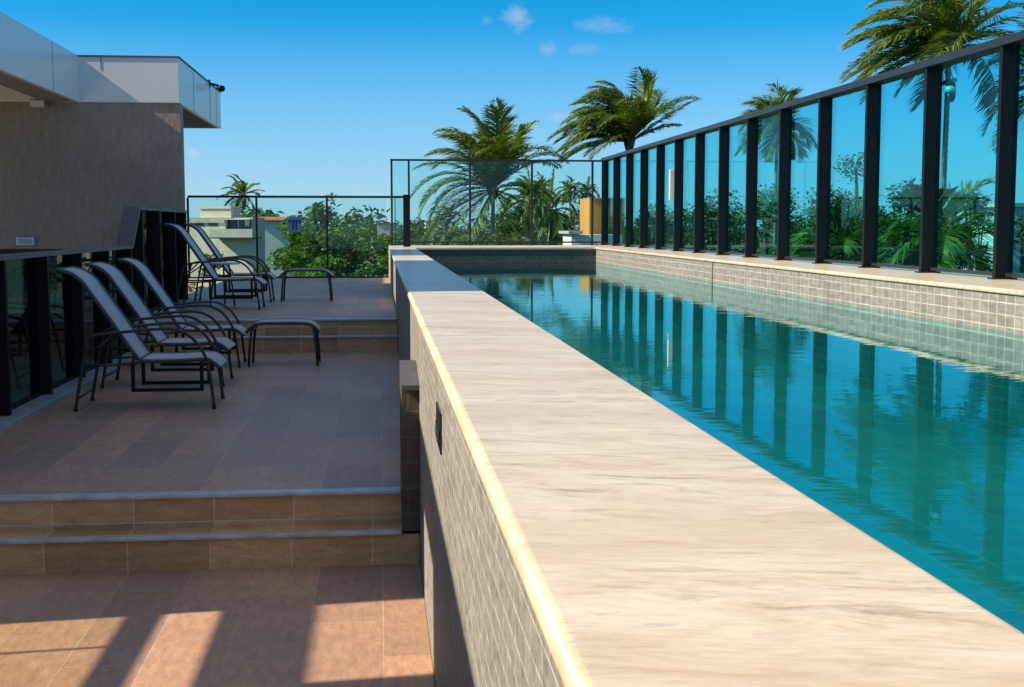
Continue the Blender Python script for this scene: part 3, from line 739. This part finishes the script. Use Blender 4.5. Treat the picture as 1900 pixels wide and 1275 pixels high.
def leaf_cloud(V, F, rng, c, rad, n, size, flat=.55):
    """leaf-sized faces spread through an uneven ellipsoid"""
    for _ in range(n):
        while True:
            q = Vector((rng.uniform(-1, 1), rng.uniform(-1, 1), rng.uniform(-1, 1)))
            if q.length <= 1: break
        q = q * (.55 + .45 * rng.random() ** .5) if q.length > .5 else q
        p = Vector(c) + Vector((q.x * rad[0], q.y * rad[1], q.z * rad[2]))
        nrm = Vector((rng.gauss(0, flat), rng.gauss(0, flat), 1)).normalized(); a = nrm.orthogonal().normalized(); an = rng.uniform(0, 6.28)
        a = (Matrix.Rotation(an, 3, nrm) @ a); b = nrm.cross(a); s = size * rng.uniform(.6, 1.25); k = len(V)
        V += [tuple(p - a * s * .5), tuple(p + b * s * .24 - a * s * .02), tuple(p + a * s * .5 - nrm * s * .12), tuple(p - b * s * .24 - a * s * .02)]
        F.append((k, k + 1, k + 2, k + 3))

def tree(label, x, y, zbot, ztop, rad, seed, mat='leaf_b', n=5200, size=.22, tiers=False, group=None, name='leafy_tree', gaps=1.0):
    rng = random.Random(seed)
    t = thing(name, label, 'tree', (x, y, GZ), 0, group)
    H = ztop - GZ; B = zbot - GZ; h = H - B; V, F = [], []; blobs = []
    if tiers:
        nt = 8
        for i in range(nt):
            f = i / (nt - 1); z = B + h * (.02 + .93 * f); rr = rad * (1.0 - .82 * f ** 2.4) + .25
            for k in range(int(15 - 9 * f)):
                a = 6.28 * k / (15 - 9 * f) + rng.uniform(-.4, .4) + i; q = rr * rng.uniform(.1, .95)
                blobs.append(((q * math.cos(a), q * math.sin(a), z + rng.uniform(-.2, .2)), (rr * rng.uniform(.26, .42), rr * rng.uniform(.26, .42), h * .075 * rng.uniform(.7, 1.4))))
    else:
        for i in range(34):
            f = rng.random(); z = B + h * f; env = math.sqrt(max(.05, 1 - (2 * f - .85) ** 2)) if f > .42 else (.75 + .25 * f / .42)
            a = rng.uniform(0, 6.28); q = rad * env * rng.uniform(.3, .95); r = rad * rng.uniform(.20, .36)
            blobs.append(((q * math.cos(a), q * math.sin(a), z), (r, r, r * rng.uniform(.55, .85))))
    vol = sum(b[1][0] * b[1][1] for b in blobs)
    for c, r in blobs: leaf_cloud(V, F, rng, c, r, int(n * r[0] * r[1] / vol), size)
    quads_object('crown', V, F, M[mat], t)
    mb = MB(); mb.tube(smooth_path([(0, 0, 0), (rng.uniform(-.2, .2), 0, B * .5), (0, rng.uniform(-.2, .2), B + h * .3), (0, 0, B + h * .8)], 4), [.28 * (1 - .8 * i / 12) for i in range(13)], 8)
    for c, r in blobs[::2]:
        z0 = max(B * .55, c[2] - rad * rng.uniform(.5, .9)); z0 = min(z0, B + h * .75)
        mb.tube(smooth_path([(0, 0, z0), (c[0] * .45, c[1] * .45, z0 + (c[2] - z0) * .65), c], 3), [.085 * (1 - .13 * i) for i in range(7)], 6)
    mb.build('trunk', M['bark'], t)
    return t
tree('bright tiered tree filling the view behind the deck railing', -1.8, 42, -3.2, 2.45, 2.95, 31, 'leaf_a', 52000, .22, tiers=True)
tree('bushy green tree below the tiered tree at the left of the deck railing', -3.9, 38, -4.2, -.1, 1.3, 32, 'leaf_a', 5800, .2)
tree('low bright hedge tree close outside the deck railing', -1.6, 31.5, -4.0, .5, 1.9, 33, 'leaf_a', 12000, .15)
tree('low green tree right of the tiered tree by the end of the deck', .9, 37, -4.5, 1.05, 1.7, 34, 'leaf_a', 8000, .19)
tree('rounded green tree between the tiered tree and the far pool corner', .35, 46, -5, 1.35, 1.8, 52, 'leaf_a', 9000, .2)
tree('dark leafy tree hiding the trunk of the big drooping palm', 5.9, 62, -5, 1.9, 2.3, 53, 'leaf_b', 8000, .24)
tree('leafy shrub tree outside the pool end below the big palm', 3.6, 52, -5, 1.0, 2.0, 35, 'leaf_a', 4200, .2)
tree('dense green tree under the right side of the big palm', 6.4, 58, -5, 1.05, 2.4, 36, 'leaf_b', 5200, .22)
tree('rounded shrub tree left of the ochre box', 8.7, 56, -5, .75, 2.0, 37, 'leaf_a', 4200, .2)
tree('dark broad tree directly behind the white lamp on the glass screen', 13.2, 62, -6, 2.3, 3.4, 38, 'leaf_b', 5600, .25)
tree('dark tree just right of the white lamp behind the glass screen', 13.6, 52, -6, 2.6, 3.0, 39, 'leaf_b', 5600, .22)
tree('leafy tree behind the middle panes of the glass screen', 15.2, 50, -6, 2.9, 3.2, 40, 'leaf_a', 6000, .21)
tree('dark green tree behind the fourth screen post from the right', 15.0, 42, -6, 2.6, 2.6, 41, 'leaf_b', 6000, .19)
tree('pale olive tree with fine leaves behind the third screen post from the right', 17.4, 46, -6, 3.9, 2.8, 42, 'leaf_c', 6500, .17)
tree('large dark tree behind the second screen post from the right', 16.7, 40, -6, 3.3, 2.4, 43, 'leaf_b', 7000, .19)
tree('green tree right of the tall grey palm trunk behind the screen', 19.8, 42, -6, 2.6, 2.6, 44, 'leaf_b', 6500, .19)
tree('dark tree behind the nearest pane at the right edge', 19.4, 37, -6, 1.9, 2.4, 45, 'leaf_b', 6000, .18)
tree('dark leafy tree behind the far palms at the end of the screen', 20, 90, -6, 2.3, 4.2, 46, 'leaf_b', 5200, .34)
tree('low green tree in front of the pale flat roofed house', -6.6, 52, -6, .55, 1.5, 47, 'leaf_a', 3400, .18)
tree('low bush tree at the foot of the pale house', -4.9, 54, -6, .35, 1.5, 48, 'leaf_a', 3400, .18)

# the far wood that reads as one mass
V, F = [], []; rng = random.Random(77)
for k in range(230):
    y = rng.uniform(120, 330); x = rng.uniform(-.42, .75) * y + rng.uniform(-5, 5); top = 1.2 + rng.random() ** 2 * 2.4 * (y / 160); r = rng.uniform(3, 6.5)
    for j in range(4):
        leaf_cloud(V, F, rng, (x + rng.uniform(-r, r) * .7, y + rng.uniform(-r, r) * .5, top - rng.uniform(.2, 4.5)), (r * .6, r * .6, rng.uniform(1.2, 2.2)), 62, 1.15)
tag(quads_object('distant_wood', V, F, M['leaf_b']), 'far band of green tree tops along the horizon', 'wood', kind='stuff')

def houses():
    t = thing('modern_house', 'pale flat roofed modern house behind the deck railing on the left', 'house', (-6.7, 60, 0), R(-15))
    s = 40.4; X = lambda p: (p - 704) / s / math.cos(R(15)) + 6.7; Z = lambda p: 1.7 - (p - 418.5) / s
    g = lambda mb, n, m: mb.build(n, m, t)
    g(MB().box(X(380), X(438), .3, 1.5, Z(405), Z(383)), 'roof_block', M['house_a'])
    g(MB().box(X(379.5), X(438.5), .25, 1.55, Z(388), Z(386.6)), 'cornice', M['slab'])
    g(MB().box(X(352), X(432), 0, 1.6, GZ, Z(404.5)), 'wall', M['house_a'])
    g(MB().box(X(365), X(431), -.08, -.002, Z(413.5), Z(404)), 'parapet', M['house_b'])
    for a, b in ((375, 392), (400, 418)):
        w = g(MB().box(X(a), X(b), -.03, .02, Z(419), Z(414.4)), 'window', M['win'])
    g(MB().box(X(432.2), X(478), .35, 1.9, GZ, Z(404)), 'wall', M['house_b'])
    w = g(MB().box(X(432.5), X(474), .27, .34, Z(423.5), Z(408.5)), 'window', M['win'])
    MB().box(X(452), X(453.2), .22, .268, Z(423), Z(409)).build('window_frame', M['house_w'], w)
    g(MB().box(X(465), X(473), .2, .268, Z(420), Z(409)), 'shutter', M['slab'])
    g(MB().box(X(431), X(479), -.1, .349, Z(407.8), Z(406)), 'canopy', M['house_w'])
    g(MB().box(X(417), X(496), -1.0, -.081, Z(440), Z(425)), 'balcony_parapet', M['slab'])
    g(MB().box(X(417.5), X(495.5), -.99, .3, Z(442), Z(440.1)), 'balcony_slab', M['win'])
    g(MB().box(X(425), X(482), -.07, .34, GZ, Z(442.2)), 'wall', M['house_a'])
    t = thing('red_roof_house', 'small white house with red tiled roof right of the pale house', 'house', (0, 66, 0))
    s = 36.5; X = lambda p: (p - 704) / s; Z = lambda p: 1.7 - (p - 418.5) / s
    MB().box(X(476), X(530), 0, 4, GZ, Z(409.5)).build('wall', M['house_w'], t)
    MB().prism([(-.3, Z(408.5)), (2, Z(402)), (4.3, Z(408.5)), (4.3, Z(410)), (-.3, Z(410))], 'x', X(474.5), X(532)).build('roof', M['red_roof'], t)
    MB().box(X(480), X(487), -.03, -.002, Z(421), Z(412)).build('window', M['win'], t)
    t = thing('ochre_building', 'tall plain ochre box building at the right end of the pool', 'building', (0, 45, 0))
    s = 53.8; X = lambda p: (p - 704) / s; Z = lambda p: 1.7 - (p - 418.5) / s
    MB().box(X(1098), X(1165), 0, 2.2, GZ, Z(368)).build('wall', M['ochre'], t)
    MB().box(X(1097.2), X(1165.5), -.04, 2.24, Z(368) + .001, Z(366.6)).build('cornice', M['slab'], t)
    MB().box(X(1104), X(1135), -.03, -.002, Z(438), Z(422)).build('panel', M['ochre'], t)
    t = thing('low_white_building', 'low white wall and roof at the foot of the ochre box', 'building', (0, 42, 0))
    s = 57.5; X = lambda p: (p - 704) / s; Z = lambda p: 1.7 - (p - 418.5) / s
    MB().box(X(1063), X(1160), 0, 2, GZ, Z(436)).build('wall', M['house_w'], t)
    MB().box(X(1055), X(1082), -.3, 2, Z(434) , Z(429)).build('roof', M['house_b'], t)
    t = thing('white_house', 'white house showing past the last post at the right edge', 'house', (20.2, 40, 0))
    MB().box(0, 6, 0, 5, GZ, 2.3).build('wall', M['house_w'], t)
    MB().box(-.15, 6.15, -.15, 5.15, 2.3, 2.42).build('roof', M['slab'], t)
    MB().box(.4, 1.5, -.03, -.002, .2, 1.3).build('window', M['win'], t)
    t = thing('far_house', 'tiny white far house at the left of the big palm', 'house', (6.5, 150, 0))
    MB().box(-1.2, 1.0, 0, 4, GZ, 2.1).build('wall', M['house_w'], t)
    MB().box(-1.3, 1.1, -.1, 4.1, 2.1, 2.25).build('roof', M['slab'], t)
    t = thing('far_house', 'tiny beige far house between the tiered tree and the deck end post', 'house', (.95, 140, 0))
    MB().box(-1.2, 1.0, 0, 4, GZ, 1.85).build('wall', M['house_a'], t)
    MB().box(-1.3, 1.1, -.1, 4.1, 1.85, 2.0).build('roof', M['red_roof'], t)
    t = thing('garden_wall', 'pale wall seen dimly through the left balustrade panes', 'wall', (-11, 33, GZ))
    MB().box(-4, 2.2, 0, .2, 0, 8.6).build('wall_panel', M['house_a'], t)
    MB().box(-4.1, 2.3, -.05, .25, 8.6, 8.7).build('wall_cap', M['slab'], t)
houses()
